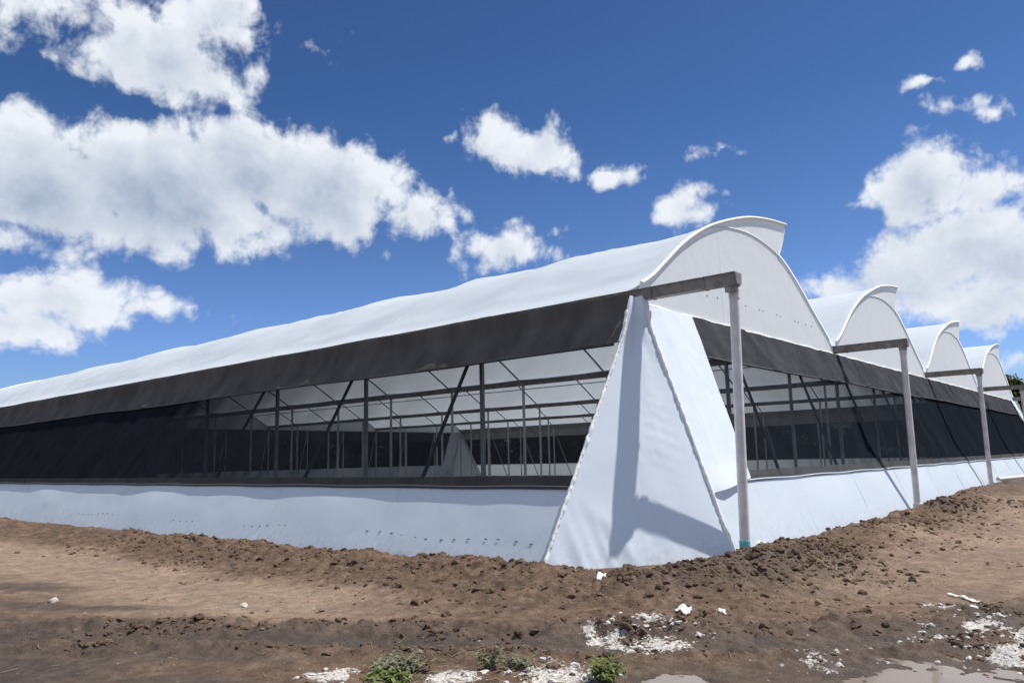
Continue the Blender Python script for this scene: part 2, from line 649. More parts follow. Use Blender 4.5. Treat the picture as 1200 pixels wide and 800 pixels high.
def ground_z(x, y, fine=True):
    x = np.asarray(x, float)
    y = np.asarray(y, float)
    d = foot_dist(x, y)
    inside = sstep(0.0, 0.25, d)
    rise = 0.16 * sstep(8, 18, x) * sstep(3, -1, y) + 0.10 * sstep(22, 30, x) * sstep(3, -1, y)
    left = -0.06 * sstep(0.5, 5, y) * sstep(1, -2, x) - 0.04 * sstep(10, 16, y)
    z = -0.20 + 0.02 * fbm(x * 0.5, y * 0.5, 3, 5)
    crest = np.exp(-((d - 0.5) / 0.75) ** 2)
    slope = sstep(3.0, 0.3, d)
    z = z + (0.10 * slope + 0.08 * crest) * (1 + 0.5 * fbm(x * 1.1, y * 1.1, 3, 9)) + (rise + left) * sstep(9, 1.0, d)
    for hx, hy, sx, sy, hh in HEAPS:
        z = z + hh * np.exp(-((x - hx) / sx) ** 2 - ((y - hy) / sy) ** 2)
    ru = poly_dist(x, y, RUT)
    ru2 = poly_dist(x, y, RUT2)
    wob = 1 + 0.6 * fbm(x * 0.9, y * 0.9, 2, 31)
    z = z - 0.055 * np.exp(-(ru / 0.30) ** 2) * wob + 0.035 * np.exp(-((ru - 0.48) / 0.16) ** 2) * wob
    z = z - 0.02 * np.exp(-(ru2 / 0.35) ** 2)
    # bowls under the puddles
    for px_, py_, sx, sy in PUDDLES:
        z = z - 0.05 * np.exp(-((x - px_) / sx) ** 2 - ((y - py_) / sy) ** 2)
    if fine:
        rough = 0.30 + 1.0 * sstep(3.2, 0.5, d) + 0.8 * np.exp(-((ru - 0.45) / 0.3) ** 2)
        near = sstep(60, 15, np.hypot(x + 11, y + 6.6))
        b1 = fbm(x * 2.2, y * 2.2, 3, 41)
        b2 = fbm(x * 7, y * 7, 3, 57)
        b3 = np.abs(fbm(x * 13, y * 13, 2, 71))
        z = z + inside * near * rough * (0.045 * b1 + 0.050 * b2 + 0.042 * b3)
        for px_, py_, sx, sy in LIME:
            g = np.exp(-((x - px_) / sx) ** 2 - ((y - py_) / sy) ** 2)
            z = z + g * (0.015 + 0.03 * fbm(x * 6, y * 6, 3, 91))
    return z * inside + (-0.12) * (1 - inside)


PUDDLES = [(-5.1, -5.3, 0.85, 0.68), (-6.05, -3.78, 0.30, 0.26), (-9.05, 0.55, 0.7, 0.5)]
LIME = [(-6.45, -3.05, 0.40, 0.42), (-5.0, -2.85, 0.45, 0.5), (-4.55, -2.75, 0.3, 0.5), (-3.5, -5.0, 0.55, 0.5), (-2.6, -5.15, 0.6, 0.25), (-2.2, -4.75, 0.25, 0.3),
        (-3.95, -5.55, 0.5, 0.4), (-7.4, -1.7, 0.35, 0.35), (-6.9, -2.55, 0.3, 0.3), (-4.8, -4.35, 0.3, 0.35), (-3.3, -5.7, 0.7, 0.4)]


def axis(segs):
    a = [segs[0][0]]
    for (x0, x1, st) in segs:
        n_ = max(1, int(round((x1 - x0) / st)))
        a.extend(list(np.linspace(x0, x1, n_ + 1)[1:]))
    return np.array(a)


def build_ground():
    xs = axis([(-1500, -300, 300), (-300, -60, 40), (-60, -20, 4), (-20, -12, 0.4), (-12, -9.6, 0.08), (-9.6, -1.2, 0.026), (-1.2, 12, 0.06), (12, 34, 0.16), (34, 60, 1.5), (60, 300, 30), (300, 1500, 300)])
    ys = axis([(-1500, -300, 300), (-300, -60, 40), (-60, -14, 4), (-14, -7, 0.3), (-7, 4.2, 0.027), (4.2, 14, 0.07), (14, 32, 0.2), (32, 60, 1.5), (60, 300, 30), (300, 1500, 300)])
    X, Y = np.meshgrid(xs, ys)
    Z = ground_z(X, Y)
    nx, ny = len(xs), len(ys)
    V = np.stack([X.ravel(), Y.ravel(), Z.ravel()], 1)
    I = np.arange(nx * ny).reshape(ny, nx)
    F = np.stack([I[:-1, :-1].ravel(), I[:-1, 1:].ravel(), I[1:, 1:].ravel(), I[1:, :-1].ravel()], 1)
    o = np_mesh('ground', V, F, [mat_ground()])
    # what the soil is like from place to place: dry tracks, damp ruts, spilt lime
    d = foot_dist(X, Y)
    ru = poly_dist(X, Y, RUT)
    n1 = fbm(X * 0.7, Y * 0.7, 4, 101)
    n2 = fbm(X * 2.5, Y * 2.5, 4, 111)
    dryL = sstep(1.6, 2.6, d + 0.5 * n1) * sstep(5.4, 3.6, d + 0.6 * n1) * sstep(-1.5, 1.5, Y)
    dryR = sstep(0.9, 2.0, d + 0.5 * n1) * sstep(-6, 2, X) * sstep(1, -1.5, Y) * 0.75
    dry = np.clip(dryL + dryR + 0.35 * sstep(0.1, 0.7, n1), 0, 1)
    damp = np.exp(-(ru / 0.5) ** 2 * (1 + 0.6 * n2)) * sstep(-0.9, 0.3, n1 + 0.5) * 0.95
    streak = fbm(ru * 3.2 + 0.4 * n1, d * 0.25 + X * 0.05, 3, 133)
    damp = np.maximum(damp, 0.72 * sstep(3.7, 5.0, d + 0.7 * n1) * sstep(-0.55, 0.25, streak + 0.6 * n2))
    for px_, py_, sx, sy in PUDDLES:
        damp = np.maximum(damp, np.exp(-(((X - px_) / (sx * 1.8)) ** 2 + ((Y - py_) / (sy * 1.8)) ** 2)))
    for hx, hy, sx, sy, hh in HEAPS[:5]:
        damp = np.maximum(damp, 0.75 * np.exp(-(((X - hx) / (sx * 1.3)) ** 2 + ((Y - hy) / (sy * 1.5)) ** 2)))
    dry = dry * (1 - 0.9 * np.clip(damp, 0, 1))
    lime = np.zeros_like(X)
    for px_, py_, sx, sy in LIME:
        lime = np.maximum(lime, np.exp(-((X - px_) / sx) ** 2 - ((Y - py_) / sy) ** 2))
    lime = sstep(0.30, 0.95, lime + 0.75 * n2 + 0.25 * fbm(X * 9, Y * 9, 3, 121) - 0.12)
    lime[d > 9] = 0
    colr = np.stack([dry.ravel(), np.clip(damp, 0, 1).ravel(), lime.ravel(), np.ones(nx * ny)], 1).astype(np.float32)
    at = o.data.attributes.new('soil', 'FLOAT_COLOR', 'POINT')
    at.data.foreach_set('color', colr.ravel())
    tag(o, kind='structure')
    return o


def mat_ground():
    m, N, L = new_mat('bare_soil')
    at = N.new('ShaderNodeAttribute')
    at.attribute_name = 'soil'
    sp = N.new('ShaderNodeSeparateColor')
    L.new(at.outputs['Color'], sp.inputs[0])

    def mix(fac, a, b):
        x = N.new('ShaderNodeMix')
        x.data_type = 'RGBA'
        if isinstance(fac, float):
            x.inputs[0].default_value = fac
        else:
            L.new(fac, x.inputs[0])
        for i, c in ((6, a), (7, b)):
            if isinstance(c, tuple):
                x.inputs[i].default_value = (*c, 1)
            else:
                L.new(c, x.inputs[i])
        return x.outputs[2]
    t1 = ntex(N, L, 5, 8, 0.68)
    t2 = ntex(N, L, 38, 6, 0.7)
    t3 = ntex(N, L, 1.3, 5, 0.6)
    soil = ramp(N, L, t1.outputs[0], [(0.28, (0.058, 0.037, 0.025)), (0.5, (0.118, 0.079, 0.054)), (0.72, (0.20, 0.143, 0.101))])
    dry = ramp(N, L, t1.outputs[0], [(0.3, (0.155, 0.110, 0.078)), (0.55, (0.255, 0.19, 0.142)), (0.75, (0.33, 0.255, 0.195))])
    damp = ramp(N, L, t1.outputs[0], [(0.3, (0.040, 0.031, 0.025)), (0.7, (0.088, 0.068, 0.056))])
    lime = ramp(N, L, t2.outputs[0], [(0.3, (0.28, 0.255, 0.23)), (0.62, (0.60, 0.58, 0.55))])
    c = mix(sp.outputs[0], soil, dry)
    c = mix(sp.outputs[1], c, damp)
    lm = N.new('ShaderNodeMath')
    lm.operation = 'MULTIPLY_ADD'
    t5 = ntex(N, L, 30, 8, 0.75)
    L.new(t5.outputs[0], lm.inputs[0])
    lm.inputs[1].default_value = 3.4
    lm.inputs[2].default_value = -1.75
    la = N.new('ShaderNodeMath')
    la.operation = 'ADD'
    L.new(lm.outputs[0], la.inputs[0])
    L.new(sp.outputs[2], la.inputs[1])
    ls = N.new('ShaderNodeMapRange')
    ls.interpolation_type = 'SMOOTHSTEP'
    L.new(la.outputs[0], ls.inputs[0])
    ls.inputs[1].default_value = 0.42
    ls.inputs[2].default_value = 0.62
    lz = N.new('ShaderNodeMath')
    lz.operation = 'MULTIPLY'
    lz2 = N.new('ShaderNodeMapRange')
    L.new(sp.outputs[2], lz2.inputs[0])
    lz2.inputs[1].default_value = 0.02
    lz2.inputs[2].default_value = 0.15
    L.new(ls.outputs[0], lz.inputs[0])
    L.new(lz2.outputs[0], lz.inputs[1])
    c = mix(lz.outputs[0], c, lime)
    # pale and dark flecks: chaff, grit, crumbs
    t6 = ntex(N, L, 70, 4, 0.8)
    c = mix(ramp(N, L, t6.outputs[0], [(0.66, (0, 0, 0)), (0.72, (0.7, 0.7, 0.7))]), c, (0.36, 0.31, 0.26))
    t7 = ntex(N, L, 24, 5, 0.75)
    c = mix(ramp(N, L, t7.outputs[0], [(0.30, (0.75, 0.75, 0.75)), (0.40, (0, 0, 0))]), c, (0.045, 0.034, 0.027))
    gr = N.new('ShaderNodeMix')
    gr.data_type = 'RGBA'
    gr.blend_type = 'MULTIPLY'
    gr.inputs[0].default_value = 1.0
    L.new(c, gr.inputs[6])
    L.new(ramp(N, L, t2.outputs[0], [(0.25, (0.62, 0.60, 0.58)), (0.6, (1.12, 1.12, 1.12))]), gr.inputs[7])
    gr2 = N.new('ShaderNodeMix')
    gr2.data_type = 'RGBA'
    gr2.blend_type = 'MULTIPLY'
    gr2.inputs[0].default_value = 1.0
    L.new(gr.outputs[2], gr2.inputs[6])
    L.new(ramp(N, L, t3.outputs[0], [(0.3, (0.82, 0.82, 0.84)), (0.7, (1.1, 1.08, 1.05))]), gr2.inputs[7])
    p = N.new('ShaderNodeBsdfPrincipled')
    L.new(gr2.outputs[2], p.inputs['Base Color'])
    rr = N.new('ShaderNodeMapRange')
    L.new(sp.outputs[1], rr.inputs[0])
    rr.inputs[3].default_value = 0.95
    rr.inputs[4].default_value = 0.62
    L.new(rr.outputs[0], p.inputs['Roughness'])
    p.inputs['Specular IOR Level'].default_value = 0.25
    b = N.new('ShaderNodeBump')
    b.inputs['Strength'].default_value = 0.9
    b.inputs['Distance'].default_value = 0.02
    L.new(t2.outputs[0], b.inputs['Height'])
    b2 = N.new('ShaderNodeBump')
    b2.inputs['Strength'].default_value = 0.5
    b2.inputs['Distance'].default_value = 0.004
    t4 = ntex(N, L, 150, 3, 0.6)
    L.new(t4.outputs[0], b2.inputs['Height'])
    L.new(b.outputs[0], b2.inputs['Normal'])
    L.new(b2.outputs[0], p.inputs['Normal'])
    out(m, p.outputs[0])
    return m


ground = build_ground()


def gz(x, y):
    return float(ground_z(np.array([x]), np.array([y]))[0])


# puddles
def build_puddle(px_, py_, sx, sy, label, drop):
    mb = MB()
    n_ = 72
    z = gz(px_, py_) + drop
    ring = []
    for k in range(n_):
        a = 2 * PI * k / n_
        w_ = 1 + 0.28 * float(fbm(np.array([math.cos(a) * 1.4 + px_]), np.array([math.sin(a) * 1.4 + py_]), 3, 5)[0])
        ring.append((px_ + math.cos(a) * sx * w_, py_ + math.sin(a) * sy * w_, z))
    mb.add([(px_, py_, z)] + ring, [(0, 1 + k, 1 + (k + 1) % n_) for k in range(n_)])
    m = bpy.data.materials.get('puddle_water')
    if m is None:
        m, N, L = new_mat('puddle_water')
        p = N.new('ShaderNodeBsdfPrincipled')
        p.inputs['Base Color'].default_value = (0.20, 0.165, 0.14, 1)
        p.inputs['Roughness'].default_value = 0.06
        p.inputs['IOR'].default_value = 1.33
        t = ntex(N, L, 9, 3)
        b = N.new('ShaderNodeBump')
        b.inputs['Strength'].default_value = 0.05
        b.inputs['Distance'].default_value = 0.01
        L.new(t.outputs[0], b.inputs['Height'])
        L.new(b.outputs[0], p.inputs['Normal'])
        out(m, p.outputs[0])
    o = mb.build('puddle', m)
    tag(o, label, None, None, 'structure')


for (q, lab, dr) in zip(PUDDLES[:2], ("shallow muddy puddle at the front right corner of the picture", "small pale puddle beside the clump of weeds", "damp puddle at the left front edge"), (0.030, 0.030, 0.012)):
    build_puddle(q[0], q[1], q[2] * 1.25, q[3] * 1.25, lab, dr)

# ------------------------------------------------------------------ the greenhouse
GH = empty('greenhouse', (0, 0, 0))
tag(GH, 'long white plastic greenhouse with four saw-tooth roof bays and black net walls', 'greenhouse')


def cat_rom(pts, n_):
    P_ = [np.array(p, float) for p in pts]
    P_ = [2 * P_[0] - P_[1]] + P_ + [2 * P_[-1] - P_[-2]]
    o = []
    segs = len(P_) - 3
    for i in range(n_ + 1):
        u = i / n_ * segs
        k = min(int(u), segs - 1)
        t = u - k
        p0, p1, p2, p3 = P_[k:k + 4]
        o.append(0.5 * ((2 * p1) + (-p0 + p2) * t + (2 * p0 - 5 * p1 + 4 * p2 - p3) * t * t + (-p0 + 3 * p1 - 3 * p2 + p3) * t ** 3))
    return o


FLAP = cat_rom([(-0.24, 4.13), (0.42, 4.45), (0.95, 4.81), (1.77, 5.36), (2.9, 5.92), (4.51, 6.45), (5.8, 6.71), (7.0, 6.85)], 28)
ARCH_R = cat_rom([(2.9, 5.90), (3.6, 6.08), (5.0, 6.19), (6.45, 6.0), (7.41, 5.58), (8.43, 4.97), (9.25, 4.49), (S - 0.06, 4.11)], 28)
ARCH_L = [p for p in FLAP if p[0] < 2.95]


def side(name):
    if name == 'left':
        return Vector((0, 0, 0)), Vector((0, 1, 0)), Vector((-1, 0, 0)), LEN, A_SIDE
    if name == 'right':
        return Vector((W, 0, 0)), Vector((0, 1, 0)), Vector((1, 0, 0)), LEN, A_SIDE
    if name == 'front':
        return Vector((0, 0, 0)), Vector((1, 0, 0)), Vector((0, -1, 0)), W, A_END
    return Vector((0, LEN, 0)), Vector((1, 0, 0)), Vector((0, 1, 0)), W, A_END


def wall_pt(sd, s, z, off=0.0):
    o, u, w_, ln, a = side(sd)
    nrm = (w_ * H + Vector((0, 0, a))).normalized()
    return o + u * s + w_ * (a * (1 - z / H)) + Vector((0, 0, z)) + nrm * off


def F1(x, y, o=3, s=0):
    return float(fbm(np.array([x]), np.array([y]), o, s)[0])


# --- roofs
def roof_film(k):
    nys = NS * 10
    ny = nys + 1
    x = np.array([p[0] for p in FLAP])
    z = np.array([p[1] for p in FLAP])
    tx, tz = np.gradient(x), np.gradient(z)
    ln = np.hypot(tx, tz)
    nx_, nz_ = -tz / ln, tx / ln
    s = np.linspace(0, 1, len(x))
    ys = np.linspace(-0.06, LEN + 0.06, ny)
    SS, YY = np.meshgrid(s, ys)
    sp = np.abs(np.sin(PI * YY / P)) ** 0.75
    amp = (0.05 + 0.09 * (0.5 + 0.5 * fbm(np.floor(YY / P) * 3.7 + 0.5, SS * 0 + k * 5.0, 1, 7))) * np.sin(PI * np.clip(SS, 0.02, 1)) ** 0.5
    wr = 0.085 * fbm(YY * 0.9 + SS * 6, SS * 5 - YY * 0.25, 3, 13 + k) * np.sin(PI * SS) ** 0.5
    fold = 0.05 * np.abs(fbm(YY * 1.9 - SS * 9, SS * 3, 2, 23 + k)) * np.sin(PI * SS) ** 0.5
    endf = sstep(0, 0.7, YY) * sstep(LEN, LEN - 0.7, YY)
    h = (-amp * sp + wr - fold) * endf
    # sag of the loose eave side between the frames
    X = k * S + x[None, :] + nx_[None, :] * h
    Z = z[None, :] + nz_[None, :] * h
    V = np.stack([X.ravel(), YY.ravel(), Z.ravel()], 1)
    I = np.arange(V.shape[0]).reshape(ny, len(x))
    F = np.stack([I[:-1, :-1].ravel(), I[:-1, 1:].ravel(), I[1:, 1:].ravel(), I[1:, :-1].ravel()], 1)
    o = np_mesh('roof', V, F, [M['film']])
    o.parent = GH
    # lower slope on the lee side, from the vent to the next gutter
    x = np.array([p[0] for p in ARCH_R])
    z = np.array([p[1] for p in ARCH_R])
    keep = x > 6.3
    x, z = x[keep], z[keep]
    s = np.linspace(0, 1, len(x))
    SS, YY = np.meshgrid(s, ys)
    sp = np.abs(np.sin(PI * YY / P)) ** 1.3
    h = (-0.05 * sp * np.sin(PI * SS) + 0.02 * fbm(YY * 0.9, SS * 4, 3, 53 + k)) * sstep(0, 0.7, YY) * sstep(LEN, LEN - 0.7, YY)
    V = np.stack([(k * S + x[None, :] + 0 * h).ravel(), YY.ravel(), (z[None, :] + h).ravel()], 1)
    I = np.arange(V.shape[0]).reshape(ny, len(x))
    F = np.stack([I[:-1, :-1].ravel(), I[:-1, 1:].ravel(), I[1:, 1:].ravel(), I[1:, :-1].ravel()], 1)
    o2 = np_mesh('roof_slope', V, F, [M['film']])
    o2.parent = GH
    # net over the vent gap under the lip
    mb = MB()
    mb.grid(lambda u, v: (k * S + 6.40 + 0.56 * v, u * LEN, 5.99 + 0.84 * v), 24, 2)
    mb.build('vent_net', M['net_end'], GH)


for k in range(NB):
    roof_film(k)


# --- gable ends
def gable(k, y, sgn):
    g = MB()
    x0 = k * S
    zb = 3.915
    top = [(p[0], p[1] - 0.012) for p in FLAP if p[0] > 0.02]
    lip = [(6.80, 6.45), (6.62, 6.18), (6.47, 6.0)]
    right = [(p[0], p[1] - 0.012) for p in ARCH_R if p[0] > 6.5]
    ol = [(0.06, zb)] + top + lip + right + [(S - 0.06, zb)]
    vs = [(x0 + a, y, b) for a, b in ol]
    idx = list(range(len(vs)))
    g.add(vs, [tuple(idx if sgn < 0 else reversed(idx))])
    o = g.build('gable_panel', M['gable'], GH)
    e = MB()
    pts = [(x0 + p[0], y + sgn * 0.035, p[1] + 0.005) for p in FLAP if p[0] > -0.02]
    e.tube(pts, 0.034, 10)
    e.tube([(x0 + 7.0, y + sgn * 0.012, 6.84), (x0 + 6.81, y + sgn * 0.012, 6.45), (x0 + 6.63, y + sgn * 0.012, 6.18), (x0 + 6.48, y + sgn * 0.012, 6.0)], 0.016, 8)
    e.build('gable_trim', M['edge'], o)
    sm = MB()
    # strips imitating the backlit shade of the arch and two uprights behind the film
    for xs_, zt in ((S / 3, 5.98), (2 * S / 3 + 0.45, 5.72)):
        q = [(x0 + xs_ - 0.022, zb + 0.03), (x0 + xs_ + 0.022, zb + 0.03), (x0 + xs_ + 0.022, zt), (x0 + xs_ - 0.022, zt)]
        sm.add([(a_, y + sgn * 0.004, b_) for a_, b_ in q], [(0, 1, 2, 3) if sgn < 0 else (3, 2, 1, 0)])
    a = [(x0 + p[0], y + sgn * 0.008, p[1] - 0.02) for p in ARCH_R if p[0] < 9.7]
    sm.tube(a, 0.014, 6)
    sm.build('seam', M['seam'], o)
    h = MB()
    h.tube([(x0 + 0.2 + (S - 0.4) * i / 24, y + sgn * 0.012, zb + 0.01 + 0.012 * math.sin(i * 1.7 + k)) for i in range(25)], 0.028, 8)
    h.build('hem', M['edge'], o)
    return o


for k in range(NB):
    gable(k, -0.02, -1)
    gable(k, LEN + 0.02, 1)

# punched holes with dark clips along the foremost gable
clm = MB()
clm.box((0, 0, 0), (0.036, 0.006, 0.016))
clip0 = None
for i, (cx_, cz_) in enumerate([(2.6, 4.45), (3.05, 4.47), (4.0, 4.47), (4.4, 4.49), (5.1, 4.5), (5.3, 4.5), (6.1, 4.52), (6.3, 4.5), (7.2, 4.5), (7.4, 4.5), (7.9, 4.5), (8.3, 4.5)]):
    if clip0 is None:
        clip0 = clm.build('fixing_clip', M['clip'], GH)
        clip0.location = (cx_, -0.026, cz_)
    else:
        clone(clip0, GH, (cx_, -0.026, cz_))

# --- gutters, running the length of the house and reaching out past the gable ends
gm = MB()
gw, gh_, th = 0.112, 0.17, 0.008
prof = [(-gw - 0.022, gh_), (-gw, gh_), (-gw * 0.72, 0), (gw * 0.72, 0), (gw, gh_), (gw + 0.022, gh_)]
inner = [(a * (0.94 if abs(a) < gw + .02 else 1), b + th + (0.004 if b > 0.1 else 0)) for a, b in prof]
loop = prof + list(reversed(inner))
y0g, y1g = -B - 0.13, LEN + B + 0.13
nl_ = len(loop)
secs = [y0g, -B + 0.35, -0.4, LEN / 2, y1g]
vs = [(a, yy, b) for yy in secs for a, b in loop]
fs = [(i * nl_ + j, i * nl_ + (j + 1) % nl_, (i + 1) * nl_ + (j + 1) % nl_, (i + 1) * nl_ + j) for i in range(len(secs) - 1) for j in range(nl_)]
gm.add(vs, fs)
gm.add([vs[j] for j in range(nl_)], [tuple(reversed(range(nl_)))])
gm.add([vs[(len(secs) - 1) * nl_ + j] for j in range(nl_)], [tuple(range(nl_))])
# welded joints
for yy in (-B + 0.42, -0.32):
    for j in range(5):
        (a0, b0), (a1, b1) = prof[j], prof[j + 1]
        c = Vector(((a0 + a1) / 2, yy, (b0 + b1) / 2))
        ang = math.atan2(b1 - b0, a1 - a0)
        ofs = Vector((math.sin(ang), 0, -math.cos(ang))) * 0.004
        gm.box(c + ofs, (math.hypot(a1 - a0, b1 - b0), 0.05, 0.012), 0, Matrix.Rotation(-ang, 3, 'Y'))
cap, cap2 = MB(), MB()
for yy, cap_ in ((y0g - 0.006, cap), (y1g + 0.006, cap2)):
    cap_.add([(a * 1.04, yy, b - 0.004 + 0.012 * (b > .1)) for a, b in prof], [tuple(range(len(prof)))])
    cap_.add([(a * 1.04, yy + 0.004, b - 0.004 + 0.012 * (b > .1)) for a, b in prof], [tuple(reversed(range(len(prof))))])
spt = MB()
spt.tube([(0, -B, -0.10), (0, -B, 0.012)], 0.095, 18)
spt.box((0, -B, -0.012), (0.22, 0.22, 0.016))
g0 = gm.build('gutter', M['gutter'], GH)
c0 = cap.build('end_cap', M['gutter'], g0)
c1 = cap2.build('end_cap', M['gutter'], g0)
s0 = spt.build('spout', M['gutter'], g0)
gutz = H - 0.10
g0.location = (0, 0, gutz)
for k in range(1, NB + 1):
    g = clone(g0, GH, (k * S, 0, gutz))
    clone(c0, g, (0, 0, 0))
    clone(c1, g, (0, 0, 0))
    clone(s0, g, (0, 0, 0))

# --- downpipes
tops = [(0.10, -B), (S, -B), (2 * S + 0.02, -B), (3 * S, -B), (4 * S, -B)]
base = [(-0.12, -B), (S - 0.12, -B), (2 * S - 0.1, -B), (3 * S, -B), (4 * S, -B)]
for k in range(NB + 1):
    mb = MB()
    bx_, by_ = base[k]
    bz = gz(bx_, by_) - 0.15
    mb.tube([(tops[k][0], tops[k][1], gutz - 0.02), (bx_, by_, bz)], 0.076, 20)
    d = mb.build('downpipe', M['pvc'], GH)
    c = MB()
    c.tube([(tops[k][0], tops[k][1], gutz - 0.20), (tops[k][0], tops[k][1], gutz - 0.06)], 0.086, 20)
    c.build('collar', M['pvc'], d)
    if k == 0:
        c = MB()
        zb = gz(bx_, by_)
        c.tube([(bx_, by_, zb - 0.1), (bx_ + 0.005, by_, zb + 0.16)], 0.080, 20)
        c.build('glue_ring', M['teal'], d)
    if k == 1:
        c = MB()
        zb = gz(bx_, by_)
        c.tube([(bx_, by_, zb - 0.1), (bx_, by_, zb + 0.09)], 0.10, 18)
        c.tube([(bx_, by_, zb + 0.02), (bx_ + 0.22, by_ - 0.16, zb + 0.03)], 0.07, 14)
        c.build('elbow', M['white_pvc'], d)

# --- the steel frame
ztop = gutz - 0.012
colm = MB()
colm.box((0, 0, (ztop - 0.3) / 2), (0.07, 0.07, ztop + 0.3))
col0 = None
for k in range(NB + 1):
    for j in range(NS + 1):
        if col0 is None:
            col0 = colm.build('column', M['steel'], GH)
        else:
            clone(col0, GH, (k * S, j * P, 0))
sc_ = MB()
sc_.box((0, 0, 1.8), (0.06, 0.06, 4.2))
scol0 = None
for yy in (0.0, LEN):
    for i in range(NB * 3):
        if i % 3 == 0:
            continue
        if scol0 is None:
            scol0 = sc_.build('end_column', M['steel'], GH)
            scol0.location = (i * S / 3, yy, 0)
        else:
            clone(scol0, GH, (i * S / 3, yy, 0))
# leaning struts that carry the nets
for sd, reach, foot in (('left', 3.9, 2.30), ('right', 3.9, 2.30), ('front', 3.9, 1.30), ('back', 3.9, 1.30)):
    o, u, w_, ln, a = side(sd)
    mb = MB()
    mb.tube([Vector((0, 0, reach)), w_ * foot + Vector((0, 0, -0.15))], 0.036 if sd in ('left', 'right') else 0.030, 8)
    st0 = mb.build('strut', M['strut'] if sd in ('left', 'front') else M['steel'], GH)
    n_ = NS if sd in ('left', 'right') else NB * 3
    for i in range(0, n_ + 1):
        q = o + u * (ln * i / n_)
        if i == 0:
            st0.location = q
        else:
            clone(st0, GH, q)
# arches and purlins
am = MB()
am.tube([(p[0], 0, p[1] - 0.09) for p in ARCH_L[1::2]] + [(p[0], 0, p[1] - 0.09) for p in ARCH_R[1::2]], 0.034, 8)
fm = MB()
fm.tube([(p[0], 0, p[1] - 0.09) for p in FLAP if p[0] > 2.9][::2], 0.03, 8)
arch0 = am.build('arch', M['steel'], GH)
fl0 = fm.build('vent_rib', M['steel'], arch0)
first = True
for k in range(NB):
    for j in range(NS + 1):
        yy = min(max(j * P, 0.12), LEN - 0.12)
        if first:
            arch0.location = (0, yy, 0)
            first = False
        else:
            a = clone(arch0, GH, (k * S, yy, 0))
            clone(fl0, a, (0, 0, 0))
pm = MB()
pm.tube([(0, 0.1, 0), (0, LEN / 2, 0), (0, LEN - 0.1, 0)], 0.026, 8)
pur0 = None
for k in range(NB):
    for (px_, pz_) in ((3.0, 5.70), (5.0, 6.02), (6.42, 5.86), (8.40, 4.80), (1.68, 5.02), (6.93, 6.74)):
        if pur0 is None:
            pur0 = pm.build('purlin', M['steel'], GH)
            pur0.location = (k * S + px_, 0, pz_)
        else:
            clone(pur0, GH, (k * S + px_, 0, pz_))
# rails along the end walls
em = MB()
for i in range(NB):
    em.tube([(i * S + 0.06, 0, 0), ((i + 1) * S - 0.06, 0, 0)], 0.024, 8)
er0 = em.build('end_rail', M['steel'], GH)
er0.location = (0, 0.06, 3.86)
clone(er0, GH, (0, LEN - 0.06, 3.86))


# --- net walls: net, dark curtain on top, dark hem at the foot, white skirt
def wrinkle(s, z, seed, amp):
    return amp * fbm(s * 1.6 + z * 1.9, z * 0.55 - s * 0.35, 3, seed)


def sheet_np(sd, s0, s1, z0f, z1f, ns, nz, off, name, mat, parent=GH):
    o, u, w_, ln, a = side(sd)
    s = np.linspace(s0, s1, ns + 1)
    v = np.linspace(0, 1, nz + 1)
    SS, VV = np.meshgrid(s, v)
    ZZ = z0f(SS) + (z1f(SS) - z0f(SS)) * VV
    OF = off(SS, ZZ, VV)
    nrm = np.array((w_ * H + Vector((0, 0, a))).normalized())
    base_ = (np.array(o)[None, None, :] + SS[..., None] * np.array(u) + (a * (1 - ZZ / H))[..., None] * np.array(w_)
             + ZZ[..., None] * np.array((0, 0, 1.0)) + OF[..., None] * nrm)
    V = base_.reshape(-1, 3)
    I = np.arange(V.shape[0]).reshape(nz + 1, ns + 1)
    F = np.stack([I[:-1, :-1].ravel(), I[:-1, 1:].ravel(), I[1:, 1:].ravel(), I[1:, :-1].ravel()], 1)
    ob = np_mesh(name, V, F, [mat])
    ob.parent = parent
    return ob


